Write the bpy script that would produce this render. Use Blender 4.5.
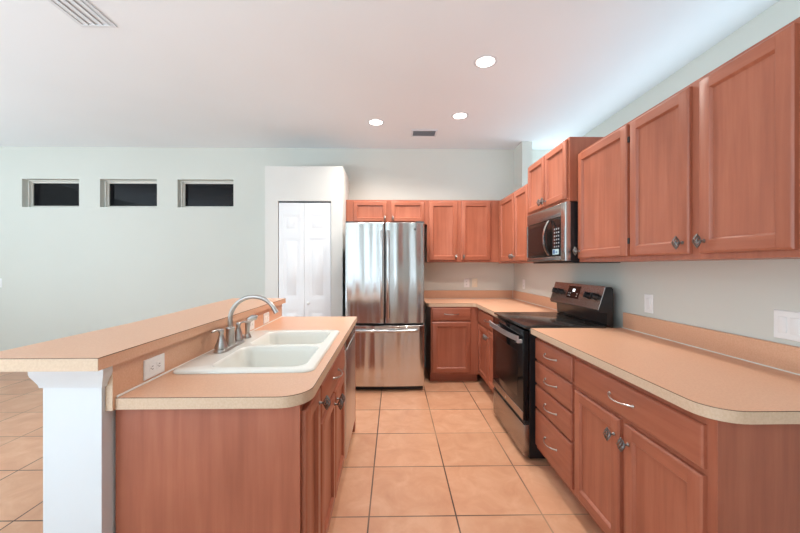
import bpy, bmesh, math, random
from mathutils import Vector, Matrix
random.seed(4)
PI = math.pi
sc = bpy.context.scene
COL = sc.collection
for o in list(bpy.data.objects):
    bpy.data.objects.remove(o, do_unlink=True)

# ------------------------------------------------------------------ camera, world, light, exposure
cam_d = bpy.data.cameras.new('camera')
cam_d.sensor_width = 36.0
cam_d.lens = 355.5 / 800 * 36.0
cam_d.clip_start = 0.05
cam = bpy.data.objects.new('camera', cam_d)
COL.objects.link(cam)
cam.location = (0, 0, 1.335)
cam.rotation_euler = (PI / 2, 0, -math.radians(.967))
sc.camera = cam

sc.view_settings.view_transform = 'Standard'
sc.view_settings.look = 'None'
sc.view_settings.exposure = 0.1
sc.view_settings.gamma = 1.0
sc.view_settings.use_curve_mapping = False

world = bpy.data.worlds.new('sky')
sc.world = world
world.use_nodes = True
bg = world.node_tree.nodes['Background']
bg.inputs[0].default_value = (.62, .80, 1.0, 1)
bg.inputs[1].default_value = 1.0


def area(name, loc, target, sx, sy, watts, col=(1, 1, 1), spread=PI):
    d = bpy.data.lights.new(name, 'AREA')
    d.shape = 'RECTANGLE'
    d.size, d.size_y, d.energy, d.color = sx, sy, watts, col
    d.spread = spread
    o = bpy.data.objects.new(name, d)
    COL.objects.link(o)
    o.location = loc
    o.rotation_euler = (Vector(target) - Vector(loc)).to_track_quat('-Z', 'Y').to_euler()
    return o


DAY = (.90, .96, 1.0)
FY, LX = -2.4, -6.4          # front wall (behind the camera) and left wall
# daylight standing in the glazed openings: skylight comes in level, added unseen fills inside shine up at the ceiling
SKY, UPFILL = (.76, .90, 1.0), (.70, .885, 1.0)
area('daylight_patio_sky', (-2.45, FY + .05, 1.25), (-2.2, 5, 1.25), 2.7, 2.2, 25, SKY)
area('ceiling_fill_patio', (-2.45, FY + .40, .55), (-2.4, FY + .54, 2.9), 2.7, .6, 222, UPFILL)  # added upward fill near the floor, brightens the ceiling
area('added_streak_light', (.30, FY + .05, 1.3), (.30, 5, 1.3), .30, 1.9, 3, SKY)  # added lamp, only for streaks reflected in the refrigerator steel
area('daylight_living_sky', (LX + .05, .8, 1.3), (5, .8, 1.3), 3.2, 2.2, 32, SKY)
area('ceiling_fill_living', (LX + .40, .8, .55), (LX + .5, .8, 2.9), 3.2, .6, 100, UPFILL)  # second added uplight, for the ceiling on the left
area('daylight_hall_window', (2.235, 4.46, 2.3), (0, 4.2, 2.6), .32, .66, 4.5, SKY)
area('added_clerestory_fill', (2.235, 2.1, 2.36), (0, 2.1, 3.1), 3.9, .52, 11, SKY)  # added band of light, lifts the ceiling from the right


# ------------------------------------------------------------------ materials
def lin(r, g, b):
    f = lambda c: ((c / 255) / 12.92 if c / 255 <= .04045 else (((c / 255) + .055) / 1.055) ** 2.4)
    return (f(r), f(g), f(b), 1)


def base_mat(name, col=(.8, .8, .8, 1), rough=.5, metal=0, **kw):
    m = bpy.data.materials.new(name)
    m.use_nodes = True
    p = m.node_tree.nodes['Principled BSDF']
    p.inputs['Base Color'].default_value = col
    p.inputs['Roughness'].default_value = rough
    p.inputs['Metallic'].default_value = metal
    for k, v in kw.items():
        p.inputs[k.replace('_', ' ')].default_value = v
    return m, m.node_tree, p


def N(nt, t, **kw):
    n = nt.nodes.new(t)
    for k, v in kw.items():
        if k in n.inputs:
            n.inputs[k].default_value = v
        else:
            setattr(n, k, v)
    return n


def ramp(nt, stops):
    r = nt.nodes.new('ShaderNodeValToRGB')
    e = r.color_ramp.elements
    e[0].position, e[0].color = stops[0]
    e[1].position, e[1].color = stops[-1]
    for s in stops[1:-1]:
        x = e.new(s[0])
        x.color = s[1]
    return r


def objvec(nt, scale, rnd=True, loc=(0, 0, 0)):
    tc = nt.nodes.new('ShaderNodeTexCoord')
    mp = nt.nodes.new('ShaderNodeMapping')
    mp.inputs['Scale'].default_value = scale
    mp.inputs['Location'].default_value = loc
    if rnd:
        oi = nt.nodes.new('ShaderNodeObjectInfo')
        mul = nt.nodes.new('ShaderNodeMath')
        mul.operation = 'MULTIPLY'
        mul.inputs[1].default_value = 37.0
        add = nt.nodes.new('ShaderNodeVectorMath')
        add.operation = 'ADD'
        nt.links.new(oi.outputs['Random'], mul.inputs[0])
        nt.links.new(tc.outputs['Object'], add.inputs[0])
        nt.links.new(mul.outputs[0], add.inputs[1])
        nt.links.new(add.outputs[0], mp.inputs[0])
    else:
        nt.links.new(tc.outputs['Object'], mp.inputs[0])
    return mp.outputs[0]


def wood(name, scale):
    m, nt, p = base_mat(name, rough=.36)
    v = objvec(nt, scale)
    n1 = N(nt, 'ShaderNodeTexNoise', Scale=1.0, Detail=5.0, Roughness=.6, Distortion=.25)
    nt.links.new(v, n1.inputs['Vector'])
    v2 = objvec(nt, (2.2, 2.2, 2.2))
    n2 = N(nt, 'ShaderNodeTexNoise', Scale=1.6, Detail=3.0)
    nt.links.new(v2, n2.inputs['Vector'])
    r = ramp(nt, [(.28, lin(158, 90, 67)), (.5, lin(172, 100, 75)), (.75, lin(182, 112, 86))])
    nt.links.new(n1.outputs['Fac'], r.inputs[0])
    r2 = ramp(nt, [(.3, (.88, .86, .85, 1)), (.7, (1.0, 1.0, 1.0, 1))])
    nt.links.new(n2.outputs['Fac'], r2.inputs[0])
    mx = N(nt, 'ShaderNodeMix', data_type='RGBA', blend_type='MULTIPLY')
    mx.inputs[0].default_value = 1
    nt.links.new(r.outputs[0], mx.inputs[6])
    nt.links.new(r2.outputs[0], mx.inputs[7])
    nt.links.new(mx.outputs[2], p.inputs['Base Color'])
    b = N(nt, 'ShaderNodeBump', Strength=.05, Distance=.004)
    nt.links.new(n1.outputs['Fac'], b.inputs['Height'])
    nt.links.new(b.outputs[0], p.inputs['Normal'])
    return m


def laminate(name, c0, c1, rough=.38):
    m, nt, p = base_mat(name, rough=rough)
    v = objvec(nt, (1, 1, 1), rnd=False)
    n1 = N(nt, 'ShaderNodeTexNoise', Scale=160.0, Detail=2.0)
    nt.links.new(v, n1.inputs['Vector'])
    r = ramp(nt, [(.35, c0), (.65, c1)])
    nt.links.new(n1.outputs['Fac'], r.inputs[0])
    nt.links.new(r.outputs[0], p.inputs['Base Color'])
    return m


def paint(name, col, bump=.06, scale=140, rough=.6):
    m, nt, p = base_mat(name, col, rough)
    v = objvec(nt, (1, 1, 1), rnd=False)
    n1 = N(nt, 'ShaderNodeTexNoise', Scale=scale, Detail=3.0)
    nt.links.new(v, n1.inputs['Vector'])
    b = N(nt, 'ShaderNodeBump', Strength=bump, Distance=.004)
    nt.links.new(n1.outputs['Fac'], b.inputs['Height'])
    nt.links.new(b.outputs[0], p.inputs['Normal'])
    n2 = N(nt, 'ShaderNodeTexNoise', Scale=.9, Detail=2.0)
    nt.links.new(v, n2.inputs['Vector'])
    d = tuple(c * .965 for c in col[:3]) + (1,)
    r = ramp(nt, [(.3, d), (.7, col)])
    nt.links.new(n2.outputs['Fac'], r.inputs[0])
    nt.links.new(r.outputs[0], p.inputs['Base Color'])
    return m


def steel(name, col, rough, wave, vert=True, dist=.05):
    m, nt, p = base_mat(name, col, rough, 1.0)
    v = objvec(nt, (7, 7, .5) if vert else (.6, 7, 7))
    n1 = N(nt, 'ShaderNodeTexNoise', Scale=1.0, Detail=1.0)
    nt.links.new(v, n1.inputs['Vector'])
    v2 = objvec(nt, (3, 3, 700) if not vert else (900, 900, 4))
    n2 = N(nt, 'ShaderNodeTexNoise', Scale=1.0, Detail=2.0)
    nt.links.new(v2, n2.inputs['Vector'])
    b = N(nt, 'ShaderNodeBump', Strength=wave, Distance=dist)
    nt.links.new(n1.outputs['Fac'], b.inputs['Height'])
    b2 = N(nt, 'ShaderNodeBump', Strength=.03, Distance=.0006)
    nt.links.new(n2.outputs['Fac'], b2.inputs['Height'])
    nt.links.new(b.outputs[0], b2.inputs['Normal'])
    nt.links.new(b2.outputs[0], p.inputs['Normal'])
    tg = nt.nodes.new('ShaderNodeTangent')
    tg.direction_type, tg.axis = 'RADIAL', 'Z'
    nt.links.new(tg.outputs[0], p.inputs['Tangent'])
    p.inputs['Anisotropic'].default_value = .75
    return m


def tile_floor():
    m, nt, p = base_mat('terracotta_tile', rough=.33)
    tc = nt.nodes.new('ShaderNodeTexCoord')
    mp = nt.nodes.new('ShaderNodeMapping')
    TX, TY = .4655, .4715
    mp.inputs['Location'].default_value = (.133 + 20 * TX, -1.899 + 20 * TY, 0)
    nt.links.new(tc.outputs['Object'], mp.inputs[0])
    br = nt.nodes.new('ShaderNodeTexBrick')
    br.offset, br.squash = 0.0, 1.0
    br.inputs['Scale'].default_value = 1.0
    br.inputs['Mortar Size'].default_value = .0042
    br.inputs['Mortar Smooth'].default_value = .1
    br.inputs['Brick Width'].default_value = TX
    br.inputs['Row Height'].default_value = TY
    br.inputs['Bias'].default_value = 0.0
    br.inputs['Color1'].default_value = (1, 1, 1, 1)
    br.inputs['Color2'].default_value = (.88, .86, .84, 1)
    br.inputs['Mortar'].default_value = (1, 1, 1, 1)
    nt.links.new(mp.outputs[0], br.inputs['Vector'])
    n1 = N(nt, 'ShaderNodeTexNoise', Scale=5.5, Detail=6.0, Roughness=.62, Distortion=.6)
    nt.links.new(mp.outputs[0], n1.inputs['Vector'])
    r = ramp(nt, [(.3, lin(212, 154, 120)), (.5, lin(221, 166, 131)), (.72, lin(231, 182, 148))])
    nt.links.new(n1.outputs['Fac'], r.inputs[0])
    mx = N(nt, 'ShaderNodeMix', data_type='RGBA', blend_type='MULTIPLY')
    mx.inputs[0].default_value = 1
    nt.links.new(r.outputs[0], mx.inputs[6])
    nt.links.new(br.outputs['Color'], mx.inputs[7])
    # grout: patchy, dark where it is worn and pale elsewhere
    n3 = N(nt, 'ShaderNodeTexNoise', Scale=1.1, Detail=2.0)
    nt.links.new(mp.outputs[0], n3.inputs['Vector'])
    rg = ramp(nt, [(.45, lin(78, 54, 42)), (.66, lin(176, 138, 110))])
    nt.links.new(n3.outputs['Fac'], rg.inputs[0])
    mg = N(nt, 'ShaderNodeMix', data_type='RGBA')
    nt.links.new(br.outputs['Fac'], mg.inputs[0])
    nt.links.new(mx.outputs[2], mg.inputs[6])
    nt.links.new(rg.outputs[0], mg.inputs[7])
    nt.links.new(mg.outputs[2], p.inputs['Base Color'])
    b = N(nt, 'ShaderNodeBump', Strength=.35, Distance=.003)
    b.invert = True
    nt.links.new(br.outputs['Fac'], b.inputs['Height'])
    nt.links.new(b.outputs[0], p.inputs['Normal'])
    return m


def emit(name, col, s):
    m, nt, p = base_mat(name, col)
    p.inputs['Emission Color'].default_value = col
    p.inputs['Emission Strength'].default_value = s
    return m


M = {}
M['wood'] = wood('cherry_wood_upright', (26, 26, 1.6))
M['wood_h'] = wood('cherry_wood_level', (1.6, 26, 26))
M['top'] = laminate('peach_laminate', lin(221, 169, 136), lin(228, 179, 147), .36)
M['edge'] = laminate('lit_laminate_edge', lin(209, 179, 151), lin(216, 188, 161), .45)  # same laminate as the top, lightened to stand for window light on edges
M['seam'] = base_mat('laminate_seam', lin(96, 60, 40), .6)[0]
M['wall'] = paint('pale_sage_paint', lin(219, 220, 212))
M['wall_k'] = M['wall']
M['ceil'] = paint('ceiling_paint', lin(240, 244, 247), .12, 60, .8)
M['trim'] = paint('white_gloss_paint', lin(224, 228, 232), .01, 40, .35)
M['pantry'] = paint('white_wall_paint', lin(226, 225, 220), .05)
M['door'] = paint('white_door_paint', lin(244, 246, 248), .01, 40, .4)
M['floor'] = tile_floor()
M['steel'] = steel('stainless_steel', (.60, .595, .59, 1), .21, .85)
M['steel_p'] = steel('plain_stainless', (.66, .67, .69, 1), .34, .05)
M['steel_d'] = steel('dark_stainless', (.36, .33, .31, 1), .26, .12, False)
M['nickel'] = base_mat('brushed_nickel', (.50, .475, .455, 1), .29, 1)[0]
M['pewter'] = base_mat('pewter', (.25, .235, .225, 1), .4, 1)[0]
M['black'] = base_mat('black_enamel', (.011, .012, .014, 1), .28)[0]
M['blackglass'] = base_mat('black_glass', (.006, .006, .007, 1), .08, Specular_IOR_Level=.22)[0]
M['cooktop'] = base_mat('cooktop_glass', (.02, .021, .021, 1), .16, Specular_IOR_Level=.6)[0]
M['ovenglass'] = base_mat('oven_glass', (.014, .011, .010, 1), .13, Specular_IOR_Level=.3)[0]
M['charcoal'] = base_mat('charcoal_metal', (.045, .045, .05, 1), .4, .3)[0]
M['gap'] = base_mat('dark_recess', (.012, .01, .01, 1), .8)[0]
M['sink'] = base_mat('white_enamel', lin(241, 238, 229), .22)[0]
M['white'] = base_mat('white_plastic', lin(243, 243, 242), .4)[0]
M['ivory'] = base_mat('ivory_plastic', lin(236, 226, 205), .4)[0]
M['slot'] = base_mat('slot_dark', (.05, .05, .05, 1), .6)[0]
M['caulk'] = base_mat('white_caulk', lin(240, 236, 228), .5)[0]
M['grille'] = base_mat('grey_grille', lin(150, 150, 154), .5)[0]
M['vent_grey'] = base_mat('vent_grey', lin(178, 178, 182), .5)[0]
M['pale_grey'] = base_mat('pale_grey', lin(226, 226, 228), .6)[0]
M['lamp'] = emit('lamp_lens', (1, .96, .9, 1), 9)
M['display'] = emit('display_digits', (.9, .96, 1, 1), 1.5)
M['sticker'] = base_mat('label_film', lin(190, 214, 220), .3)[0]
M['sticker2'] = base_mat('label_print', lin(60, 100, 150), .4)[0]
M['dark_outdoors'] = base_mat('dark_outdoors_pane', (.006, .006, .008, 1), .05, Specular_IOR_Level=.22)[0]  # opaque pane, the darkness outside is put into its colour
M['glass'] = base_mat('clear_glass', (1, 1, 1, 1), .02, Transmission_Weight=1.0, IOR=1.01)[0]
M['vinyl'] = base_mat('white_vinyl', lin(232, 230, 222), .45)[0]


# ------------------------------------------------------------------ mesh builder
class MB:
    def __init__(s):
        s.bm = bmesh.new()

    def box(s, x0, x1, y0, y1, z0, z1, bev=0, seg=1, mat=None):
        r = bmesh.ops.create_cube(s.bm, size=1)
        vs = r['verts']
        for v in vs:
            v.co = Vector(((x0 + x1) / 2 + v.co.x * (x1 - x0), (y0 + y1) / 2 + v.co.y * (y1 - y0), (z0 + z1) / 2 + v.co.z * (z1 - z0)))
        if mat:
            bmesh.ops.transform(s.bm, matrix=mat, verts=vs)
        if bev:
            es = list({e for v in vs for e in v.link_edges})
            bmesh.ops.bevel(s.bm, geom=es, offset=bev, segments=seg, affect='EDGES', profile=.5)
        return s

    def loft(s, rings, cap0=True, cap1=True, mat=None):
        R = []
        for ring in rings:
            R.append([s.bm.verts.new(mat @ Vector(p) if mat else Vector(p)) for p in ring])
        n = len(R[0])
        for a, b in zip(R, R[1:]):
            for i in range(n):
                j = (i + 1) % n
                s.bm.faces.new((a[i], a[j], b[j], b[i]))
        if cap0:
            s.bm.faces.new(R[0][::-1])
        if cap1:
            s.bm.faces.new(R[-1])
        return s

    def tube(s, pts, rad, seg=8, cap=True):
        P = [Vector(p) for p in pts]
        n = len(P)
        rads = rad if isinstance(rad, (list, tuple)) else [rad] * n
        t0 = (P[1] - P[0]).normalized()
        u = t0.orthogonal().normalized()
        rings = []
        for i in range(n):
            t = (P[min(i + 1, n - 1)] - P[max(i - 1, 0)]).normalized()
            u = (u - t * u.dot(t)).normalized()
            w = t.cross(u)
            rings.append([P[i] + (u * math.cos(2 * PI * k / seg) + w * math.sin(2 * PI * k / seg)) * rads[i] for k in range(seg)])
        return s.loft(rings, cap, cap)

    def lathe(s, prof, seg=20, mat=None, cap0=True, cap1=True):
        rings = [[(r * math.cos(2 * PI * k / seg), r * math.sin(2 * PI * k / seg), z) for k in range(seg)] for r, z in prof]
        return s.loft(rings, cap0, cap1, mat)

    def prism(s, poly, z0, z1, bev=0):
        a = [s.bm.verts.new((x, y, z0)) for x, y in poly]
        b = [s.bm.verts.new((x, y, z1)) for x, y in poly]
        n = len(poly)
        fs = [s.bm.faces.new(a[::-1]), s.bm.faces.new(b)]
        for i in range(n):
            j = (i + 1) % n
            fs.append(s.bm.faces.new((a[i], a[j], b[j], b[i])))
        return s

    def holed(s, outer, holes, z0, z1):
        """flat slab with openings"""
        es = []
        for poly in [outer] + holes:
            vs = [s.bm.verts.new((x, y, z1)) for x, y in poly]
            for i in range(len(vs)):
                es.append(s.bm.edges.new((vs[i], vs[(i + 1) % len(vs)])))
        g = bmesh.ops.triangle_fill(s.bm, use_beauty=True, use_dissolve=False, edges=es, normal=(0, 0, 1))
        faces = [f for f in g['geom'] if isinstance(f, bmesh.types.BMFace)]
        if z1 != z0:
            ex = bmesh.ops.extrude_face_region(s.bm, geom=faces, use_keep_orig=True)
            vs = [v for v in ex['geom'] if isinstance(v, bmesh.types.BMVert)]
            bmesh.ops.translate(s.bm, verts=vs, vec=(0, 0, z0 - z1))
        return s

    def panel(s, x0, x1, z0, z1, steps, mat=None):
        """front made of nested rectangles: steps = (inset, y)"""
        rings = [[(x0 + i, y, z0 + i), (x1 - i, y, z0 + i), (x1 - i, y, z1 - i), (x0 + i, y, z1 - i)] for i, y in steps]
        return s.loft(rings, True, True, mat)

    def build(s, name, mat, parent=None, smooth=35):
        bmesh.ops.recalc_face_normals(s.bm, faces=s.bm.faces)
        me = bpy.data.meshes.new(name)
        s.bm.to_mesh(me)
        s.bm.free()
        me.materials.append(mat)
        if smooth:
            me.polygons.foreach_set('use_smooth', [True] * len(me.polygons))
            me.set_sharp_from_angle(angle=math.radians(smooth))
        o = bpy.data.objects.new(name, me)
        COL.objects.link(o)
        if parent:
            o.parent = parent
        return o


def tag(o, label, cat, group=None):
    o['label'], o['category'] = label, cat
    if group:
        o['group'] = group
    return o


def thing(name, label, cat, loc=(0, 0, 0), rz=0, group=None):
    o = bpy.data.objects.new(name, None)
    o.empty_display_size = .1
    COL.objects.link(o)
    o.location = loc
    o.rotation_euler = (0, 0, rz)
    return tag(o, label, cat, group)


def struct(name, mb, mat, parent=None):
    o = mb.build(name, mat, parent)
    if not parent:
        o['kind'] = 'structure'
    return o


def share(src, parent, loc, rot=(0, 0, 0)):
    o = src.copy()
    COL.objects.link(o)
    o.parent = parent
    o.location = loc
    o.rotation_euler = rot
    return o


def rrect(x0, x1, y0, y1, r, n=6):
    out = []
    for cx, cy, a0 in ((x1 - r, y0 + r, -90), (x1 - r, y1 - r, 0), (x0 + r, y1 - r, 90), (x0 + r, y0 + r, 180)):
        for k in range(n + 1):
            a = math.radians(a0 + 90 * k / n)
            out.append((cx + r * math.cos(a), cy + r * math.sin(a)))
    return out


def arc(cx, cy, r, a0, a1, n=8):
    return [(cx + r * math.cos(math.radians(a0 + (a1 - a0) * k / n)), cy + r * math.sin(math.radians(a0 + (a1 - a0) * k / n))) for k in range(n + 1)]


# ------------------------------------------------------------------ the setting
CH = 2.888          # ceiling height
BY = 4.69           # back wall
RX = 1.59           # kitchen side wall
HX = 2.25           # wall beyond the ledge above the cabinets


def wall_cells(plane, a0, a1, z0, z1, t0, t1, holes):
    """wall with rectangular openings; plane 'y': a = x, plane 'x': a = y"""
    mb = MB()
    A = sorted({a0, a1} | {h[0] for h in holes} | {h[1] for h in holes})
    Z = sorted({z0, z1} | {h[2] for h in holes} | {h[3] for h in holes})
    for i in range(len(A) - 1):
        for j in range(len(Z) - 1):
            ca, cz = (A[i] + A[i + 1]) / 2, (Z[j] + Z[j + 1]) / 2
            if any(h[0] < ca < h[1] and h[2] < cz < h[3] for h in holes):
                continue
            if plane == 'y':
                mb.box(A[i], A[i + 1], t0, t1, Z[j], Z[j + 1])
            else:
                mb.box(t0, t1, A[i], A[i + 1], Z[j], Z[j + 1])
    bmesh.ops.remove_doubles(mb.bm, verts=mb.bm.verts, dist=1e-5)
    # drop the inner faces shared by neighbouring cells
    seen = {}
    for f in mb.bm.faces:
        seen.setdefault(tuple(sorted(v.index for v in f.verts)), []).append(f)
    mb.bm.verts.index_update()
    seen = {}
    for f in mb.bm.faces:
        seen.setdefault(tuple(sorted(v.index for v in f.verts)), []).append(f)
    kill = [f for fs in seen.values() if len(fs) > 1 for f in fs]
    bmesh.ops.delete(mb.bm, geom=kill, context='FACES_ONLY')
    return mb


NICHE = [(-4.821, -4.093), (-3.824, -3.091), (-2.826, -2.101)]
NZ0, NZ1 = 2.107, 2.473
OX0, OX1 = LX - .15, HX + .15
OY0, OY1 = FY - .15, BY + .24
struct('floor', MB().box(OX0, OX1, OY0, OY1, -.1, 0), M['floor'])
struct('ceiling', MB().box(OX0, OX1, OY0, OY1, CH, CH + .1), M['ceil'])
struct('wall_back', wall_cells('y', LX, HX, 0, CH, BY, BY + .2, [(a, b, NZ0, NZ1) for a, b in NICHE]), M['wall'])
struct('wall_left', wall_cells('x', FY, BY, 0, CH, LX - .15, LX, [(-.9, 2.5, .1, 2.4)]), M['wall'])
struct('wall_front', wall_cells('y', LX, HX, 0, CH, FY - .15, FY, [(.12, .48, .3, 2.3), (-3.85, -1.05, .1, 2.4)]), M['wall'])
struct('wall_right', MB().box(RX, RX + .125, FY, BY, 0, 2.27), M['wall_k'])
struct('added_shade_wall', MB().box(.56, RX - .001, -.62, -.5, 0, CH), M['wall'])  # added unseen wall, keeps patio light off the near right cabinets
struct('wall_corner', MB().box(RX, RX + .125, 4.385, BY, 2.27, CH), M['wall'])
struct('wall_hall', wall_cells('x', FY, BY, 0, CH, HX, HX + .15, [(4.29, 4.63, 1.95, 2.66), (.1, 4.1, 2.08, 2.66)]), M['wall'])


def window(n, plane, a0, a1, z0, z1, t, frame, glass, mull=0, d=.05):
    fr = MB()
    w = frame
    q = [(a0, a0 + w, z0, z1), (a1 - w, a1, z0, z1), (a0 + w, a1 - w, z1 - w, z1), (a0 + w, a1 - w, z0, z0 + w)]
    for k in range(mull):
        c = a0 + (a1 - a0) * (k + 1) / (mull + 1)
        q.append((c - w / 2, c + w / 2, z0 + w, z1 - w))
    for a, b, c, e in q:
        if plane == 'y':
            fr.box(a, b, t, t + d, c, e, .003)
        else:
            fr.box(t, t + d, a, b, c, e, .003)
    o = struct('window_%d' % n, fr, M['vinyl'])
    g = MB()
    if plane == 'y':
        g.box(a0 + w, a1 - w, t + d * .4, t + d * .55, z0 + w, z1 - w)
    else:
        g.box(t + d * .4, t + d * .55, a0 + w, a1 - w, z0 + w, z1 - w)
    g.build('pane', glass, o)


for i, (a, b) in enumerate(NICHE):
    window(i + 1, 'y', a + .001, b - .001, NZ0 + .001, NZ1 - .001, BY + .10, .032, M['dark_outdoors'])
    # outer moulding strip standing in front of the sash, as seen on the left and top
    f = MB()
    f.box(a + .001, a + .02, BY + .07, BY + .0995, NZ0 + .001, NZ1 - .001, .002)
    f.box(a + .02, b - .001, BY + .07, BY + .0995, NZ1 - .014, NZ1 - .001, .002)
    f.build('stop_bead', M['vinyl'], bpy.data.objects['window_%d' % (i + 1)])
window(4, 'y', -3.849, -1.051, .101, 2.399, FY - .12, .06, M['glass'], 1)
window(5, 'y', .121, .479, .301, 2.299, FY - .12, .05, M['glass'], 0)  # added narrow opening, for a bright streak in the refrigerator steel
window(6, 'x', -.899, 2.499, .101, 2.399, LX - .12, .06, M['glass'], 1)
window(7, 'x', 4.291, 4.629, 1.951, 2.659, HX + .05, .03, M['glass'], 0)
window(8, 'x', .101, 4.099, 2.081, 2.659, HX + .05, .03, M['glass'], 3)  # unseen clerestory, added to light the ceiling

# pantry closet: box with a flat top that stops short of the ceiling
PX0, PX1, PY, PH = -1.478, -.592, 4.1, 2.488
DX0, DX1, DH = -1.33, -.724, 2.087
mb = wall_cells('y', PX0, PX1, 0, PH - .1, PY, PY + .1, [(DX0, DX1, 0, DH)])
mb.box(PX0, PX0 + .1, PY + .1, BY, 0, PH - .1)
mb.box(PX1 - .1, PX1, PY + .1, BY, 0, PH - .1)
mb.box(PX0, PX1, PY, BY, PH - .1, PH)
struct('wall_pantry', mb, M['pantry'])

# bifold pantry door
mid = (DX0 + DX1) / 2 - .005
d1 = struct('door_1', MB().box(DX0 + .006, DX1 - .006, PY + .012, PY + .045, DH - .018, DH - .002), M['charcoal'])
for k, (xa, xb) in enumerate(((DX0 + .007, mid - .0015), (mid + .0015, DX1 - .004))):
    lf = MB()
    z0, z1 = .012, DH - .021
    lf.box(xa, xb, PY + .010, PY + .040, z0, z1, .002)
    w = xb - xa
    for (pz0, pz1) in ((.16, .83), (.97, 1.66), (1.74, 1.93)):
        lf.panel(xa + .055, xb - .055, pz0, pz1, [(0, PY + .0095), (.008, PY + .0155), (.022, PY + .0155), (.036, PY + .008)])
    # raised stiles and rails around the fields
    fr = lf
    zs = [z0, .16, .83, .97, 1.66, 1.74, 1.93, z1]
    fr.box(xa, xa + .055, PY + .006, PY + .0105, z0, z1, .001)
    fr.box(xb - .055, xb, PY + .006, PY + .0105, z0, z1, .001)
    for a, b in ((z0, .16), (.83, .97), (1.66, 1.74), (1.93, z1)):
        fr.box(xa + .055, xb - .055, PY + .006, PY + .0105, a, b)
    lo = lf.build('leaf', M['door'], d1)
    if k == 1:
        MB().lathe([(.006, 0), (.006, .012), (.015, .018), (.017, .026), (.012, .033), (.003, .035)], 14,
                   Matrix.Translation((mid + .05, PY + .006, .915)) @ Matrix.Rotation(PI / 2, 4, 'X')).build('door_knob', M['white'], lo)

bb = MB()
bb.box(LX, PX0, BY - .014, BY, 0, .083, .003)
struct('baseboard_back', bb, M['trim'])
struct('baseboard_left', MB().box(LX, LX + .014, FY, BY - .014, 0, .083, .003), M['trim'])
struct('baseboard_pantry', MB().box(PX0, DX0, PY - .014, PY, 0, .083, .003).box(DX1, PX1, PY - .014, PY, 0, .083, .003), M['trim'])

# knee wall of the peninsula, white end cap with crown
kw = [(-1.097, 1.13), (-.9165, 1.13), (-.965, 2.99), (-1.146, 2.99)]
struct('wall_island', MB().prism(kw, 0, 1.026), M['trim'])


def crown():
    mb = MB()
    prof = [(.0, .957), (.006, .957), (.008, .967), (.016, .985), (.021, .995), (.023, 1.004), (.023, 1.0255), (.0, 1.0255)]
    path = []
    for o_, z in prof:
        path.append([(-1.0975 - o_, 2.0, z), (-1.0975 - o_, 1.1295 - o_, z), (-.916 + o_, 1.1295 - o_, z), (-.916 + o_, 1.1435, z)])
    # left run is turned with the wall
    for row in path:
        row[0] = (row[0][0] - .023, row[0][1], row[0][2])
    R = [[mb.bm.verts.new(p) for p in row] for row in path]
    n = len(R)
    for i in range(n):
        a, b = R[i], R[(i + 1) % n]
        for k in range(3):
            mb.bm.faces.new((a[k], a[k + 1], b[k + 1], b[k]))
    mb.bm.faces.new([R[i][0] for i in range(n)])
    mb.bm.faces.new([R[i][3] for i in range(n)][::-1])
    return mb


struct('trim_1', crown(), M['trim'])

# ------------------------------------------------------------------ hardware prototypes (first use carries the mesh)
_proto = {}


def knob_mesh(mb):
    # spindle cage of twisted strands, long axis upright, on a short stem; door face at y=0, front is -y
    mb.lathe([(.008, 0), (.008, .002), (.0045, .005), (.004, .018), (.006, .02)], 10, Matrix.Rotation(PI / 2, 4, 'X'))
    L = .026
    for k in range(6):
        pts, rr = [], []
        for i in range(9):
            t = i / 8 * 2 - 1
            rad = .0125 * (1 - abs(t) ** 1.5) + .0014
            a = 2 * PI * k / 6 + t * 1.5
            pts.append((rad * math.cos(a), -.030 + rad * math.sin(a), t * L))
            rr.append(.0024)
        mb.tube(pts, rr, 5)
    for sgn in (-1, 1):
        mb.lathe([(.001, sgn * (L + .004)), (.003, sgn * (L + .002)), (.0034, sgn * L), (.002, sgn * (L - .003))], 8, Matrix.Translation((0, -.030, 0)))
    mb.lathe([(.001, -.012), (.003, -.006), (.0035, 0), (.003, .006), (.001, .012)], 8, Matrix.Translation((0, -.030, 0)))


def pull_mesh(mb):
    pts, rr = [], []
    for i in range(17):
        t = i / 16 * 2 - 1
        y = -.004 - .028 * (1 - abs(t) ** 2.2)
        pts.append((t * .078, y, -.004 * math.cos(t * PI / 2)))
        rr.append(.0034 + .0014 * abs(t) ** 3)
    mb.tube(pts, rr, 8)
    for sg in (-1, 1):
        mb.lathe([(.0075, 0), (.007, .003), (.004, .006)], 10, Matrix.Translation((sg * .077, 0, 0)) @ Matrix.Rotation(PI / 2, 4, 'X'))


def hardware(kind, parent, loc):
    if kind not in _proto:
        mb = MB()
        (knob_mesh if kind == 'knob' else pull_mesh)(mb)
        o = mb.build(kind if kind == 'knob' else 'pull_handle', M['pewter'] if kind == 'knob' else M['nickel'], parent, 50)
        o.location = loc
        _proto[kind] = o
        return o
    return share(_proto[kind], parent, loc)


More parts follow.
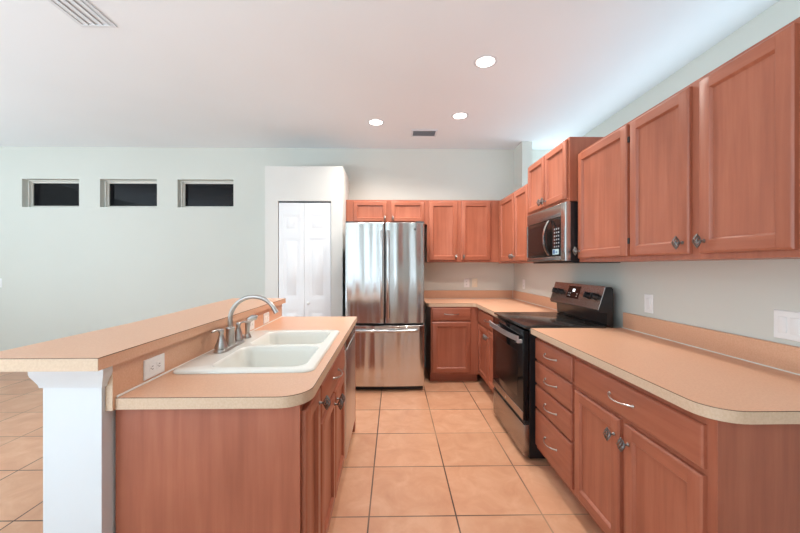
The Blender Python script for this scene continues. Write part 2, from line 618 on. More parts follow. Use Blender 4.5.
def add_door(parent, x0, x1, z0, z1, knob=None, rail=.056, y=0, hinge=None):
    """recessed-panel door, back on the plane y, face 20 mm in front"""
    f = y - .02
    o = MB().panel(x0, x1, z0, z1, [(0, y - .0005), (0, f + .006), (.004, f + .002), (.009, f), (rail - .004, f), (rail - .001, f + .003),
                                    (rail + .004, f + .012), (rail + .009, f + .0135)]).build('door', M['wood'], parent, 25)
    if knob:
        hardware('knob', o, (knob[0], f, knob[1]))
    for ra, rb in ((z0 + .0095, z0 + rail - .0045), (z1 - rail + .0045, z1 - .0095)):
        MB().box(x0 + rail - .004, x1 - rail + .004, f - .0005, f + .002, ra, rb).build('rail', M['wood_h'], o)
    if hinge:
        for hz in (z0 + .085, z1 - .085):
            MB().box(hinge - .006, hinge + .006, y - .014, y - .001, hz - .016, hz + .016, .002).build('hinge', M['black'], o)
    return o


def add_drawer(parent, x0, x1, z0, z1, pull=True, y=0):
    f = y - .02
    o = MB().panel(x0, x1, z0, z1, [(0, y - .0005), (0, f + .008), (.004, f + .003), (.012, f)]).build('drawer', M['wood_h'], parent, 25)
    if pull:
        hardware('pull', o, ((x0 + x1) / 2, f, (z0 + z1) / 2 + .002))
    return o


def carcass(parent, w, d, z0, z1, toe=True, opentop=False, name='body'):
    """cabinet box; front frame on y=0, runs back to y=d"""
    b = MB()
    zb = z0 + (.1 if toe else 0)
    if opentop:
        b.box(0, .018, .019, d, zb, z1)
        b.box(w - .018, w, .019, d, zb, z1)
        b.box(.018, w - .018, d - .012, d, zb, z1)
        b.box(.018, w - .018, .019, d - .012, zb, zb + .018)
        b.box(0, w, 0, .019, zb, z1)
    else:
        b.box(0, w, 0, d, zb, z1, .001)
    o = b.build(name, M['wood'], parent)
    if toe:
        MB().box(.001, w - .001, .075, d - .001, z0, zb - .0005).build('toe_kick', M['wood_h'], parent)
    return o


# ------------------------------------------------------------------ right run, base cabinets
RB = .975                                    # front of the boxes; doors stand 20 mm proud
DEP = RX - RB - .001
A90 = -PI / 2
c = thing('base_cabinet', 'cherry wood base cabinet with one wide drawer over two doors, nearest on the right', 'cabinet', (RB, 1.89, 0), A90)
carcass(c, .835, DEP, 0, .8755)
add_drawer(c, .017, .80, .705, .842)
add_door(c, .017, .392, .125, .683, (.392 - .03, .683 - .075))
add_door(c, .425, .80, .125, .683, (.425 + .03, .683 - .075))
c = thing('drawer_cabinet', 'cherry wood base cabinet of four stacked drawers beside the black range', 'cabinet', (RB, 2.41, 0), A90)
carcass(c, .518, DEP, 0, .8755)
for a, b in ((.712, .848), (.55, .696), (.388, .536), (.13, .374)):
    add_drawer(c, .012, .505, a, b)
c = thing('base_cabinet', 'cherry wood base cabinet in the far corner with two narrow doors, beyond the range', 'cabinet', (RB, 4.052, 0), A90)
carcass(c, .85, DEP, 0, .8755)
add_drawer(c, .03, .835, .705, .848)
add_door(c, .03, .43, .125, .683, (.40, .61))
add_door(c, .437, .835, .125, .683, (.467, .61))
# back run
c = thing('base_cabinet', 'cherry wood base cabinet with one drawer over one door, right of the refrigerator', 'cabinet', (.42, 4.054, 0), 0)
carcass(c, .55, BY - 4.056, 0, .8755)
add_drawer(c, .014, .454, .722, .86)
add_door(c, .014, .454, .125, .703)

# ------------------------------------------------------------------ right run, wall cabinets
UF = 1.29
UD = RX - UF - .001
c = thing('wall_cabinet', 'large cherry wood wall cabinet with two doors, nearest the camera at upper right', 'cabinet', (UF, 1.9115, 1.365), A90)
carcass(c, .872, UD, 0, .765, toe=False)
add_door(c, .012, .397, .025, .748, (.397 - .03, .075))
add_door(c, .446, .80, .025, .748, (.446 + .03, .075))
c = thing('wall_cabinet', 'cherry wood wall cabinet with a single door between the microwave and the large double cabinet', 'cabinet', (UF, 2.452, 1.365), A90)
carcass(c, .539, UD, 0, .765, toe=False)
add_door(c, .01, .528, .025, .748, (.04, .075), hinge=.533)
MWF = 1.221
c = thing('wall_cabinet', 'short raised cherry wood cabinet with two doors above the microwave', 'cabinet', (MWF, 3.196, 1.792), A90)
carcass(c, .742, RX - MWF - .001, 0, .446, toe=False)
add_door(c, .016, .362, .018, .432, (.362 - .025, .06), .05)
add_door(c, .374, .726, .018, .432, (.374 + .025, .06), .05)
c = thing('wall_cabinet', 'cherry wood corner wall cabinet with two narrow doors, just beyond the microwave', 'cabinet', (UF, 4.358, 1.372), A90)
carcass(c, 1.17, UD, 0, .765, toe=False)
add_door(c, .10, .592, .02, .745, (.565, .07))
add_door(c, .606, .985, .02, .745, (.632, .07))
# back wall
UBY = 4.38
c = thing('wall_cabinet', 'cherry wood wall cabinet with two tall doors on the back wall, right of the refrigerator', 'cabinet', (.409, UBY, 1.389), 0)
carcass(c, 1.178, BY - UBY - .001, 0, .765, toe=False)
add_door(c, .022, .372, .022, .745, (.35, .065))
add_door(c, .42, .785, .022, .745, (.445, .065))
c = thing('wall_cabinet', 'low wide cherry wood cabinet with two short doors above the refrigerator', 'cabinet', (-.588, UBY, 1.855), 0)
carcass(c, .995, BY - UBY - .001, 0, .299, toe=False)
add_door(c, .09, .50, .03, .278, (.475, .07), .05)
add_door(c, .55, .962, .03, .278, (.575, .07), .05)

# ------------------------------------------------------------------ worktops
CT, CB = .914, .8765


def strip(poly, z0, z1, t, closed=False):
    """thin band along the outside of a polyline (right-hand side is outside)"""
    P = [Vector((x, y)) for x, y in poly]
    n = len(P)
    off = []
    for i in range(n):
        ds = []
        if i > 0:
            ds.append((P[i] - P[i - 1]).normalized())
        if i < n - 1:
            ds.append((P[i + 1] - P[i]).normalized())
        nn = Vector((0, 0))
        for q in ds:
            nn += Vector((q.y, -q.x))
        nn.normalize()
        k = nn.dot(Vector((ds[0].y, -ds[0].x)))
        off.append(P[i] + nn * (t / max(k, .3)))
    rings = []
    for a, b in zip(P, off):
        rings.append([(a.x, a.y, z0), (b.x, b.y, z0), (b.x, b.y, z1), (a.x, a.y, z1)])
    return MB().loft(rings)


def worktop(name, label, outer, edge, holes=()):
    r = thing(name, label, 'countertop', (0, 0, 0))
    MB().holed(outer, list(holes), CB, CT).build('slab', M['top'], r, 25)
    strip(edge, CB - .0005, CT - .0022, .0018).build('edge_band', M['edge'], r, 40)
    strip(edge, CT - .0022, CT - .0006, .0014).build('edge_seam', M['seam'], r, 40)
    return r


XE = .935
R_ = .10
front = [(RX - .002, 1.017)] + [(XE + R_ - R_ * math.sin(a), 1.017 + R_ - R_ * math.cos(a)) for a in [k * PI / 2 / 9 for k in range(10)]] + [(XE, 2.4145)]
w1 = worktop('countertop', 'peach laminate countertop with a rounded near corner, right side between camera and range', [(RX - .002, 2.4145), (RX - .002, 1.017)] + front[1:], front[::-1])
BS = 1.02
MB().box(RX - .02, RX - .0005, 1.02, 2.4145, CT + .0005, BS, .002).build('backsplash', M['top'], w1)
MB().tube([(RX - .022, 1.02, CT + .002), (RX - .022, 2.4145, CT + .002)], .0032, 6).build('caulk_line', M['caulk'], w1)

outer = [(.40, 4.045), (.905, 4.045), (XE, 4.015), (XE, 3.1945), (RX - .002, 3.1945), (RX - .002, BY - .002), (.372, BY - .002), (.372, 4.09)]
w2 = worktop('countertop', 'L-shaped peach laminate countertop in the far corner between refrigerator and range', outer, [(.372, BY - .002), (.372, 4.09), (.40, 4.045), (.905, 4.045), (XE, 4.015), (XE, 3.1945)])
MB().box(.372, RX - .021, BY - .02, BY - .0005, CT + .0005, BS, .002).box(RX - .02, RX - .0005, 3.1945, BY - .0005, CT + .0005, BS, .002).build('backsplash', M['top'], w2)
MB().tube([(.372, BY - .022, CT + .002), (RX - .022, BY - .022, CT + .002)], .0026, 6).tube([(RX - .022, BY - .022, CT + .002), (RX - .022, 3.1945, CT + .002)], .0032, 6).tube(
    [(RX - .021, BY - .021, CT + .002), (RX - .021, BY - .021, BS)], .003, 6).build('caulk_line', M['caulk'], w2)

# ------------------------------------------------------------------ peninsula
IR = math.radians(.8)
IX, IY = -.313, 1.187
c = thing('sink_cabinet', 'cherry wood peninsula cabinet below the white sink, with a plain end panel facing the camera', 'cabinet', (IX, IY, 0), PI / 2 + IR)
carcass(c, 1.088, .598, 0, .8755, opentop=True)
add_door(c, .018, .262, .125, .848, (.262 - .035, .795))
add_drawer(c, .29, 1.045, .705, .845)
add_door(c, .29, .655, .125, .683, (.655 - .03, .635))
add_door(c, .668, 1.045, .125, .683, (.668 + .03, .635))
# dishwasher, own thing
dwo = Vector((IX, IY, 0)) + Vector((-math.sin(IR), math.cos(IR), 0)) * 1.0905
d = thing('dishwasher', 'stainless steel dishwasher at the far end of the peninsula, facing the aisle', 'dishwasher', dwo, PI / 2 + IR)
MB().box(.004, .592, .012, .575, .1, .868).build('body', M['charcoal'], d)
MB().box(.006, .590, .06, .57, 0, .0995).build('toe_kick', M['black'], d)
dd = MB().panel(.004, .592, .105, .80, [(0, .0115), (0, -.016), (.003, -.022), (.006, -.024)]).build('door', M['steel_p'], d)
MB().panel(.004, .592, .803, .868, [(0, .0115), (0, -.016), (.003, -.022), (.006, -.024)]).build('control_panel', M['steel_d'], d)
MB().box(.14, .46, -.0245, -.016, .775, .797, .003).build('pocket_handle', M['black'], dd)
e_o = Vector((IX, IY, 0)) + Vector((-math.sin(IR), math.cos(IR), 0)) * 1.685
e = tag(MB().box(0, .07, -.02, .598, 0, .8755, .002).build('end_panel', M['wood'], None), 'cherry wood panel closing the far end of the peninsula beside the dishwasher', 'panel')
e.location, e.rotation_euler = e_o, (0, 0, PI / 2 + IR)

# peninsula worktop with the opening for the sink
SR = math.radians(1.7)
SC = Vector((-.607, 1.853))


def sink_w(x, y):
    return (SC.x + x * math.cos(SR) - y * math.sin(SR), SC.y + x * math.sin(SR) + y * math.cos(SR))


cut = [sink_w(x, y) for x, y in rrect(-.245, .245, -.42, .42, .05)]
r1, r2 = .10, .02
px, py = -.283, 1.157
near = [(-.893, py)] + [(px - r1 + r1 * math.sin(a), py + r1 - r1 * math.cos(a)) for a in [k * PI / 2 / 9 for k in range(10)]] + [(-.312, 2.998), (-.9405, 3.004)]
w3 = worktop('countertop', 'peach laminate peninsula countertop with a rounded corner, holding the white sink', near, near, [cut])
# laminate face between worktop and raised bar
bs = [(-.9155, 1.145), (-.8935, 1.145), (-.9415, 3.004), (-.9635, 3.004)]
bsp = tag(MB().prism(bs, CB, 1.0265).build('splash_panel', M['top']), 'upright peach laminate panel between the sink countertop and the raised bar', 'panel')
strip([(-.9155, 1.145), (-.8935, 1.145)], CB, 1.026, .0015).build('edge_band', M['edge'], bsp)
MB().tube([(-.8900, 1.159, CT + .003), (-.9375, 3.0, CT + .003)], .0036, 6).build('caulk_line', M['caulk'], w3)

BT0, BT1 = 1.029, 1.067
bar_poly = [(-1.243, 1.056), (-.866, 1.056), (-.915, 3.02), (-1.362, 3.028)]
lx = [(-1.243, 1.056), (-.866, 1.056), (-.915, 3.02), (-1.362, 3.03), (-1.33, 2.6), (-1.28, 2.1), (-1.25, 1.7)]
bar = thing('bar_top', 'long raised peach laminate bar top with a front end tinted paler for window light above the white post', 'bar top')
MB().prism(lx, BT0, BT1).build('slab', M['top'], bar, 25)
strip([(-1.243, 1.056), (-.866, 1.056)], BT0 - .0005, BT1 - .002, .0018).build('edge_band', M['edge'], bar)
strip([(-1.243, 1.056), (-.866, 1.056), (-.915, 3.02)], BT1 - .002, BT1 - .0004, .0012).build('edge_seam', M['seam'], bar)

# ------------------------------------------------------------------ sink
sk = thing('kitchen_sink', 'white double-bowl drop-in sink set in the peninsula countertop', 'sink', (SC.x, SC.y, CT), SR)
o_ = rrect(-.279, .265, -.437, .437, .045)
bowls = [rrect(-.16, .230, -.405, -.012, .06), rrect(-.16, .230, .012, .392, .06)]
mb = MB().holed(o_, bowls, .0135, .0135)
rim = lambda k, z: [(x * (1 - k / .27), y * (1 - k / .437), z) for x, y in o_]
mb.loft([rim(0, .0135), rim(-.006, .010), rim(-.0085, .004), rim(-.0085, .0008)], False, False)
mb.loft([rim(-.0085, .0008), rim(.02, .0006)], False, False)
bmesh.ops.remove_doubles(mb.bm, verts=mb.bm.verts, dist=1e-5)
mb.build('rim', M['sink'], sk, 40)
for y0, y1 in ((-.405, -.012), (.012, .392)):
    rings = []
    for ins, z, r in ((0, .0135, .06), (.004, .011, .058), (.008, .004, .056), (.011, -.02, .055), (.022, -.15, .06), (.03, -.172, .06), (.05, -.18, .05)):
        rings.append([(x, y, z) for x, y in rrect(-.16 + ins, .230 - ins, y0 + ins, y1 - ins, r)])
    b = MB().loft(rings, False, True).build('bowl', M['sink'], sk, 60)
    MB().lathe([(.0, -.1795), (.03, -.1795), (.042, -.176), (.045, -.1785)], 20, Matrix.Translation((.045, (y0 + y1) / 2, 0)), False, False).build('drain', M['nickel'], b)

# ------------------------------------------------------------------ faucet: bridge plate, gooseneck, two lever handles
fx, fy = sink_w(-.222, -.035)
fa = thing('faucet', 'brushed nickel gooseneck faucet with two lever handles on the sink deck', 'faucet', (fx, fy, CT + .0142), SR)
pl = MB()
rr_ = lambda i, z: [(x, y, z) for x, y in rrect(-.030 + i, .028 - i, -.135 + i, .135 - i, .0275 - i)]
pl.loft([rr_(0, 0), rr_(0, .008), rr_(.004, .014), rr_(.010, .017)])
pl.build('base_plate', M['nickel'], fa)
sp = MB()
sp.lathe([(.024, .017), (.0235, .03), (.021, .05), (.020, .085), (.0215, .09), (.0215, .098), (.017, .102)], 18)
pts = [(0, 0, .10), (0, 0, .135)]
Rg = .116
for k in range(1, 17):
    a = PI - k / 16 * PI * .86
    pts.append((Rg + Rg * math.cos(a), 0,   .14 + Rg * .98 * math.sin(a)))
lastp = Vector(pts[-1])
dirn = (lastp - Vector(pts[-2])).normalized()
for k in (1, 2):
    pts.append(tuple(lastp + dirn * .010 * k))
sp.tube(pts, [.0125] * 2 + [.0108] * 14 + [.0112, .0115, .0125, .0138], 14)
sp.build('spout', M['nickel'], fa, 50)
for sg in (-1, 1):
    h = MB()
    h.lathe([(.030, .017), (.030, .024), (.027, .031), (.0185, .052), (.0125, .074), (.0095, .086), (.012, .092), (.0135, .099), (.010, .107), (.003, .110)], 18,
            Matrix.Translation((0, sg * .1, 0)))
    hb = h.build('handle', M['nickel'], fa, 50)
    dx, dy = (-.012, -.05) if sg < 0 else (.035, .045)
    MB().tube([(0, sg * .1, .102), (dx * .5, sg * .1 + dy * .5, .108), (dx, sg * .1 + dy, .106), (dx * 1.25, sg * .1 + dy * 1.25, .103)], [.0055, .0045, .006, .004], 10).build('lever', M['nickel'], hb, 50)
sx, sy = sink_w(-.225, .20)
sr = thing('side_sprayer', 'small nickel sink sprayer with a bent head standing right of the faucet', 'sprayer', (sx, sy, CT + .0142), SR)
MB().lathe([(.022, 0), (.022, .006), (.017, .014), (.0145, .024)], 16).build('collar', M['nickel'], sr)
MB().tube([(0, 0, .024), (0, 0, .05), (.001, 0, .08), (.008, .002, .10), (.026, .006, .113), (.045, .01, .115), (.052, .011, .113)], [.011, .0125, .0145, .0165, .0165, .015, .012], 14).build('wand', M['nickel'], sr, 50)

# ------------------------------------------------------------------ refrigerator
FX0, FX1, FYF = -.520, .325, 3.805
fr = thing('refrigerator', 'stainless steel French door refrigerator with a bottom freezer drawer', 'refrigerator', (0, 0, 0))
MB().box(FX0 + .006, FX1 - .004, FYF + .085, 4.62, .03, 1.79, .004).build('body', M['charcoal'], fr)
MB().box(FX0 + .01, FX1 - .01, FYF + .05, FYF + .084, .004, .045, .004).build('base_grille', M['black'], fr)
for a in (FX0 + .03, FX1 - .09):
    MB().box(a, a + .06, FYF + .09, 4.6, 0, .03).build('foot_rail', M['black'], fr)


def bowed(x0, x1, z0, z1, bow, yb, yf, n=14, r=.012):
    """door skin that is slightly convex across the whole width of the refrigerator"""
    C0, W2 = (FX0 + FX1) / 2, (FX1 - FX0) / 2
    mb = MB()
    xs = [x0, x0 + r * .3, x0 + r] + [x0 + (x1 - x0) * k / n for k in range(1, n)] + [x1 - r, x1 - r * .3, x1]
    ed = [r, r * .3, 0] + [0] * (n - 1) + [0, r * .3, r]
    rings = []
    for zz, zi in ((z0, .006), (z0 + .006, 0), (z1 - .006, 0), (z1, .006)):
        f = [(x, yf + bow * ((x - C0) / W2) ** 2 + q + zi, zz) for x, q in zip(xs, ed)]
        rings.append(f + [(x1, yb, zz), (x0, yb, zz)])
    return mb.loft(rings)


cx = (FX0 + FX1) / 2
for side, (a, b) in enumerate(((FX0, cx - .004), (cx + .004, FX1))):
    dr = bowed(a, b, .726, 1.806, .022, FYF + .08, FYF - .018).build('door', M['steel'], fr, 30)
    hx = cx + (-.034 if side == 0 else .034)
    hd = MB()
    pts = []
    hd.box(hx - .013, hx + .013, FYF - .052, FYF - .030, .78, 1.72, .006, 2)
    hd.box(hx - .009, hx + .009, FYF - .032, FYF - .0165, .80, .84, .002)
    hd.box(hx - .009, hx + .009, FYF - .032, FYF - .0165, 1.66, 1.70, .002)
    hd.build('handle', M['steel'], dr)
    MB().box((a if side == 0 else b - .09), (a + .09 if side == 0 else b), FYF + .03, FYF + .12, 1.8065, 1.822, .004).build('hinge_cover', M['charcoal'], fr)
    if side == 1:
        MB().lathe([(.0, .0), (.012, .0), (.014, .0015), (.014, .003), (.010, .0035), (.0, .0035)], 20,
                   Matrix.Translation((.225, FYF - .0115, 1.735)) @ Matrix.Rotation(PI / 2, 4, 'X'), False, False).build('badge', M['pewter'], dr)
fz = bowed(FX0, FX1, .052, .704, .022, FYF + .08, FYF - .018).build('freezer_drawer', M['steel'], fr, 30)
hd = MB()
pts = []
for k in range(13):
    t = k / 12 * 2 - 1
    pts.append(((FX0 + FX1) / 2 + t * .345, FYF - .055 + .018 * t * t, .652))
for dz in (0,):
    hd.tube(pts, .016, 10)
hd.box(pts[0][0] - .012, pts[0][0] + .02, FYF - .04, FYF - .004, .641, .663, .003)
hd.box(pts[-1][0] - .02, pts[-1][0] + .012, FYF - .04, FYF - .004, .641, .663, .003)
hd.build('handle', M['steel'], fz, 40)
MB().box(FX0 + .01, FX1 - .01, FYF + .02, FYF + .08, .7045, .7255).build('gasket', M['gap'], fr)
MB().box(cx - .0035, cx + .0035, FYF + .02, FYF + .08, .73, 1.80).build('gasket', M['gap'], fr)

# ------------------------------------------------------------------ range (local: front faces -y, turned to face the aisle)
RGX, RGY = .888, 3.184
RW = .758
rg = thing('range', 'freestanding black electric range with stainless trim between the two right countertops', 'stove', (RGX, RGY, 0), A90)
RDp = 1.512 - RGX
MB().box(.002, RW - .002, .045, RDp, .012, .905, .003).build('body', M['black'], rg)
for a in (.03, RW - .07):
    for b in (.07, RDp - .08):
        MB().lathe([(.018, 0), (.018, .005), (.01, .008), (.01, .0118)], 10, Matrix.Translation((a + .02, b, 0))).build('foot', M['black'], rg)
ck = MB().box(0, RW, .012, RDp - .045, .9055, .926, .006, 2).build('cooktop', M['cooktop'], rg)
for k, (a, b, r) in enumerate(((.2, .16, .1), (.56, .16, .085), (.2, .42, .075), (.56, .42, .1))):
    MB().lathe([(r - .002, .9262), (r, .9263), (r, .9265), (r - .002, .9265)], 40, Matrix.Translation((a, b, 0)), False, False).build('burner_ring', M['charcoal'], ck)
dr = MB()
dr.box(.004, RW - .004, 0, .044, .272, .892, .005, 2)
dro = dr.build('oven_door', M['blackglass'], rg)
MB().box(.11, RW - .11, -.0012, .004, .40, .73, .002).build('oven_window', M['ovenglass'], dro)
MB().box(.006, RW - .006, -.003, .006, .276, .335, .002).build('door_trim', M['steel_d'], dro)
MB().lathe([(0, 0), (.009, 0), (.009, .0015), (0, .0015)], 16, Matrix.Translation((RW / 2, -.003, .30)) @ Matrix.Rotation(PI / 2, 4, 'X'), False, False).build('badge', M['nickel'], dro)
hn = MB()
pts = []
for k in range(13):
    t = k / 12 * 2 - 1
    pts.append((RW / 2 + t * .358, -.052 + .022 * abs(t) ** 3, .838))
hn.loft([[(x, y - .008, z - .019), (x, y + .006, z - .016), (x, y + .006, z + .016), (x, y - .008, z + .019)] for x, y, z in pts])
hn.box(.02, .05, -.035, .004, .803, .827, .003)
hn.box(RW - .05, RW - .02, -.035, .004, .803, .827, .003)
hn.build('handle', M['steel_p'], dro, 40)
dw = MB().box(.004, RW - .004, .004, .044, .03, .246, .005, 2).build('storage_drawer', M['steel_d'], rg)
MB().box(.006, RW - .006, .012, .044, .2465, .2715).build('door_gap', M['gap'], rg)
# back guard with slanted control panel
gy0, gy1 = .56, RDp
bk = MB()
prof = [(gy1, .906), (gy1, 1.178), (gy1 - .012, 1.193), (gy1 - .052, 1.193), (gy1 - .100, 1.038), (gy1 - .100, 1.02), (gy1 - .045, 1.012), (gy1 - .04, .9268)]
rings = [[(x, y, z) for y, z in prof] for x in (0.002, RW - .002)]
bk.loft(rings)
bko = bk.build('back_guard', M['black'], rg, 20)
sl = Vector((0, (gy1 - .100) - (gy1 - .052), 1.038 - 1.193))     # down along the slope
up = -sl.normalized()
nrm = Vector((0, -up.z, up.y))
p0 = Vector((0, gy1 - .100, 1.038))
Lp = sl.length
cm = Matrix(((1, 0, 0, 0), (0, up.y, nrm.y, p0.y), (0, up.z, nrm.z, p0.z), (0, 0, 0, 1)))      # local x, along slope, outwards
if nrm.y > 0:
    nrm = -nrm
    cm = Matrix(((1, 0, 0, 0), (0, up.y, nrm.y, p0.y), (0, up.z, nrm.z, p0.z), (0, 0, 0, 1)))
cp = MB().box(.0, RW - .0, -.006, Lp + .004, .0, .004, .0015, 1, cm).build('control_panel', M['steel_d'], bko)
MB().box(RW * .36, RW * .60, .045, .145, .0042, .0055, .001, 1, cm).build('display', M['blackglass'], cp)
MB().box(RW * .46, RW * .505, .10, .122, .0056, .0062, 0, 1, cm).build('clock_digits', M['display'], cp)
for i in range(3):
    for j in range(2):
        MB().box(RW * (.385 + .035 * i + (.10 if i > 1 else 0)), RW * (.397 + .035 * i + (.10 if i > 1 else 0)), .062 + .02 * j, .068 + .02 * j, .0056, .006, 0, 1, cm).build('touch_key', M['white'], cp)
kp = None
for kx in (.075, .165, RW - .165, RW - .075):
    if kp is None:
        k_ = MB()
        k_.lathe([(.026, .0), (.0255, .006), (.022, .010), (.021, .03), (.019, .033), (0, .034)], 22, None, True, False)
        k_.box(-.004, .004, -.021, .021, .028, .040, .002)
        kp = k_.build('knob', M['black'], cp, 40)
        kp.matrix_local = cm @ Matrix.Translation((kx, .085, .0042))
        mk = MB().box(-.0012, .0012, .006, .019, .0405, .0408).build('knob_mark', M['nickel'], kp)
    else:
        q = kp.copy()
        COL.objects.link(q)
        q.parent = cp
        q.matrix_local = cm @ Matrix.Translation((kx, .085, .0042))
        z = mk.copy()
        COL.objects.link(z)
        z.parent = q

# ------------------------------------------------------------------ microwave under the raised cabinet
MX, MY = 1.2, 3.188
MWd = .728
mw = thing('microwave', 'stainless over-the-range microwave mounted under the raised cabinet', 'microwave', (MX, MY, 1.376), A90)
MH = .413
MB().box(.0, MWd, .032, RX - MX - .002, 0, MH, .002).build('body', M['black'], mw)
MB().panel(.0, .656, MH - .092, MH, [(0, .0318), (0, .004), (.003, .001), (.006, 0)]).build('vent_trim', M['steel_d'], mw)
MB().panel(.0, .656, .0, .034, [(0, .0318), (0, .004), (.003, .001), (.006, 0)]).build('bottom_trim', M['steel_d'], mw)
dm = MB().panel(.0, .515, .037, MH - .095, [(0, .0318), (0, .004), (.003, 0), (.008, -.001)]).build('door', M['ovenglass'], mw)
MB().box(.004, .018, -.004, .001, .039, MH - .097, .001).build('door_edge', M['steel'], dm)
MB().box(.05, .42, -.0022, 0, .075, MH - .125, .002).build('door_window', M['blackglass'], dm)
hh = MB()
pts = []
for k in range(13):
    t = k / 12 * 2 - 1
    pts.append((.488 - .012 * (1 - t * t), -.05 + .036 * abs(t) ** 2.2, .176 + t * .134))
hh.loft([[(x - .015, y - .005, z), (x + .015, y - .005, z), (x + .012, y + .007, z), (x - .012, y + .007, z)] for x, y, z in pts])
hh.build('handle', M['steel'], dm, 40)
cpn = MB().panel(.518, .655, .037, MH - .095, [(0, .0318), (0, .004), (.003, 0), (.006, -.001)]).build('control_panel', M['blackglass'], mw)
MB().box(.535, .64, -.002, -.0008, .265, .30).build('display', M['ovenglass'], cpn)
for i in range(3):
    for j in range(6):
        MB().box(.545 + i * .032, .562 + i * .032, -.002, -.0008, .10 + j * .026, .112 + j * .026).build('key', M['grille'], cpn)
st = MB().box(.522, .62, -.0024, -.0008, .048, .088).build('label_film', M['sticker'], cpn)
MB().box(.53, .56, -.003, -.0023, .054, .083).box(.575, .60, -.003, -.0023, .06, .07).build('label_print', M['sticker2'], st)
MB().panel(.658, MWd, .0, MH - .0, [(0, .0318), (0, .002), (.003, -.004), (.008, -.006)]).build('side_trim', M['steel'], mw)
MB().box(.02, MWd - .002, .05, RX - MX - .004, -.016, -.0003, .002).build('bottom_plate', M['black'], mw)


# ------------------------------------------------------------------ outlets and switches
def plate(name, label, cat, loc, rz, w=.072, h=.116, kind='outlet', mat='white', gangs=1, group=None, horizontal=False):
    """face on local y=0 looking to -y; loc is the plate's middle on the wall"""
    o = thing(name, label, cat, loc, rz, group)
    if horizontal:
        w, h = h, w
    MB().panel(-w / 2, w / 2, -h / 2, h / 2, [(0, -.0003), (0, -.0035), (.003, -.006)]).build('cover_plate', M[mat], o)
    for g in range(gangs):
        gx = (g - (gangs - 1) / 2) * .046
        if kind == 'outlet':
            for sgn in (-1, 1):
                ox, oz = (sgn * .02, 0) if horizontal else (0, sgn * .02)
                f = MB().panel(ox - .0135, ox + .0135, oz - .0135, oz + .0135, [(0, -.006), (.001, -.0075)]).build('socket', M[mat], o)
                s_ = MB()
                if horizontal:
                    s_.box(ox - .003, ox + .006, -.0079, -.0074, .004, .0062)
                    s_.box(ox - .003, ox + .006, -.0079, -.0074, -.0062, -.004)
                    s_.box(ox - .009, ox - .006, -.0079, -.0074, -.0018, .0018)
                else:
                    s_.box(ox - .0062, ox - .004, -.0079, -.0074, oz - .003, oz + .006)
                    s_.box(ox + .004, ox + .0062, -.0079, -.0074, oz - .003, oz + .006)
                    s_.box(ox - .0018, ox + .0018, -.0079, -.0074, oz - .009, oz - .006)
                s_.build('slots', M['slot'], f)
        else:
            f = MB().panel(gx - .0165, gx + .0165, -.033, .033, [(0, -.006), (.0015, -.0085), (.004, -.0095)]).build('rocker', M[mat], o)
    return o


ang = PI / 2 + math.radians(1.48)
for i, (py_, lab) in enumerate(((1.345, 'white horizontal outlet on the laminate panel nearest the camera, left of the sink'),
                                (2.30, 'white horizontal outlet on the laminate panel just behind the sink sprayer'),
                                (2.60, 'white horizontal outlet on the laminate panel at its far end, beyond the faucet spout'))):
    t = (py_ - 1.145) / (3.004 - 1.145)
    xx = -.8935 + t * (-.9415 + .8935)
    plate('wall_outlet', lab, 'outlet', (xx + .0006, py_, .962), ang, horizontal=True, group='outlets on the bar panel')
plate('wall_outlet', 'white outlet above the backsplash on the back wall, left one of the pair', 'outlet', (.962, BY, 1.118), 0)
plate('light_switch', 'ivory switch plate on the back wall, right one of the pair', 'switch', (1.068, BY, 1.118), 0, kind='switch', mat='ivory')
plate('wall_outlet', 'white outlet on the right wall near the far corner, beyond the range', 'outlet', (RX, 4.32, 1.118), A90)
plate('light_switch', 'white single rocker switch on the right wall just this side of the range', 'switch', (RX, 2.19, 1.104), A90, kind='switch')
plate('light_switch', 'wide white plate with four rocker switches on the right wall, nearest the camera', 'switch', (RX, 1.355, 1.098), A90, w=.208, kind='switch', gangs=4)
plate('light_switch', 'white switch plate on the back wall at the left edge of the view', 'switch', (-5.112, BY, 1.122), 0, kind='switch')

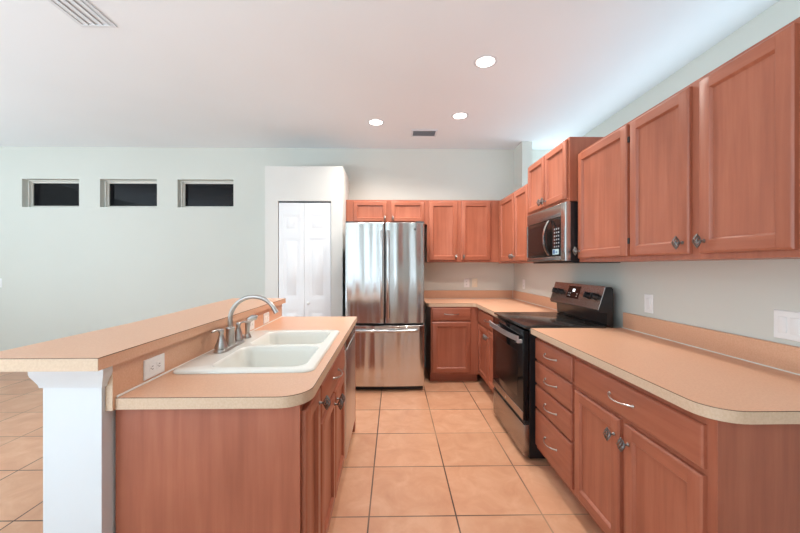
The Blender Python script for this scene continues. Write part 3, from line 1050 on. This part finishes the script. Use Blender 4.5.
# ------------------------------------------------------------------ ceiling fittings
for i, (x, y, lab) in enumerate(((.693, 2.683, 'round recessed ceiling light nearest the camera, largest of the three'),
                                 (.679, 3.649, 'round recessed ceiling light at far right, beyond the largest one'),
                                 (-.194, 3.828, 'round recessed ceiling light at far left, in front of the refrigerator'))):
    L = thing('recessed_light', lab, 'ceiling light', (x, y, CH), 0, 'recessed ceiling lights')
    MB().lathe([(.068, -.0005), (.068, -.004), (.082, -.004), (.090, -.0005)], 32, None, False, False).build('trim_ring', M['trim'], L)
    MB().lathe([(.069, -.001), (.069, -.0032), (0.0005, -.0032)], 32, None, False, True).build('lens', M['lamp'], L)
    ld = bpy.data.lights.new('lamp_glow', 'SPOT')
    ld.energy, ld.spot_size, ld.spot_blend, ld.shadow_soft_size, ld.color = 85, 2.5, .9, .06, (1, .93, .85)
    lo = bpy.data.objects.new('lamp_glow', ld)
    COL.objects.link(lo)
    lo.location = (x, y, CH - .03)


def vent(label, cx_, cy_, w, l, nsl, frame, slat, rz=0, fm='trim', sm='grille', bm_='gap'):
    v = thing('ceiling_vent', label, 'vent', (cx_, cy_, CH), rz)
    f = MB()
    for a, b, c_, d_ in ((-w / 2, w / 2, -l / 2, -l / 2 + frame), (-w / 2, w / 2, l / 2 - frame, l / 2), (-w / 2, -w / 2 + frame, -l / 2 + frame, l / 2 - frame), (w / 2 - frame, w / 2, -l / 2 + frame, l / 2 - frame)):
        f.box(a, b, c_, d_, -.010, -.0005, .002)
    f.build('frame', M[fm], v)
    MB().box(-w / 2 + frame, w / 2 - frame, -l / 2 + frame, l / 2 - frame, -.003, -.0005).build('backing', M[bm_], v)
    for k in range(nsl):
        if slat == 'x':
            t = -l / 2 + frame + (l - 2 * frame) * (k + .5) / nsl
            MB().box(-w / 2 + frame, w / 2 - frame, -.0075, .0075, -.001, .0005, 0, 1, Matrix.Translation((0, t, -.007)) @ Matrix.Rotation(.6, 4, 'X')).build('slat', M[sm], v)
        else:
            t = -w / 2 + frame + (w - 2 * frame) * (k + .5) / nsl
            MB().box(-.018, .018, -l / 2 + frame, l / 2 - frame, -.001, .0005, 0, 1, Matrix.Translation((t, 0, -.007)) @ Matrix.Rotation(.16, 4, 'Y')).build('slat', M[sm], v)


vent('small grey louvred ceiling vent in front of the back cabinets', .349, 4.125, .30, .20, 8, .022, 'x', 0, 'trim', 'vent_grey', 'grille')
vent('long white ceiling vent at the upper left edge of the view', -1.90, 2.10, .225, .46, 4, .024, 'y', 0, 'trim', 'trim', 'pale_grey')
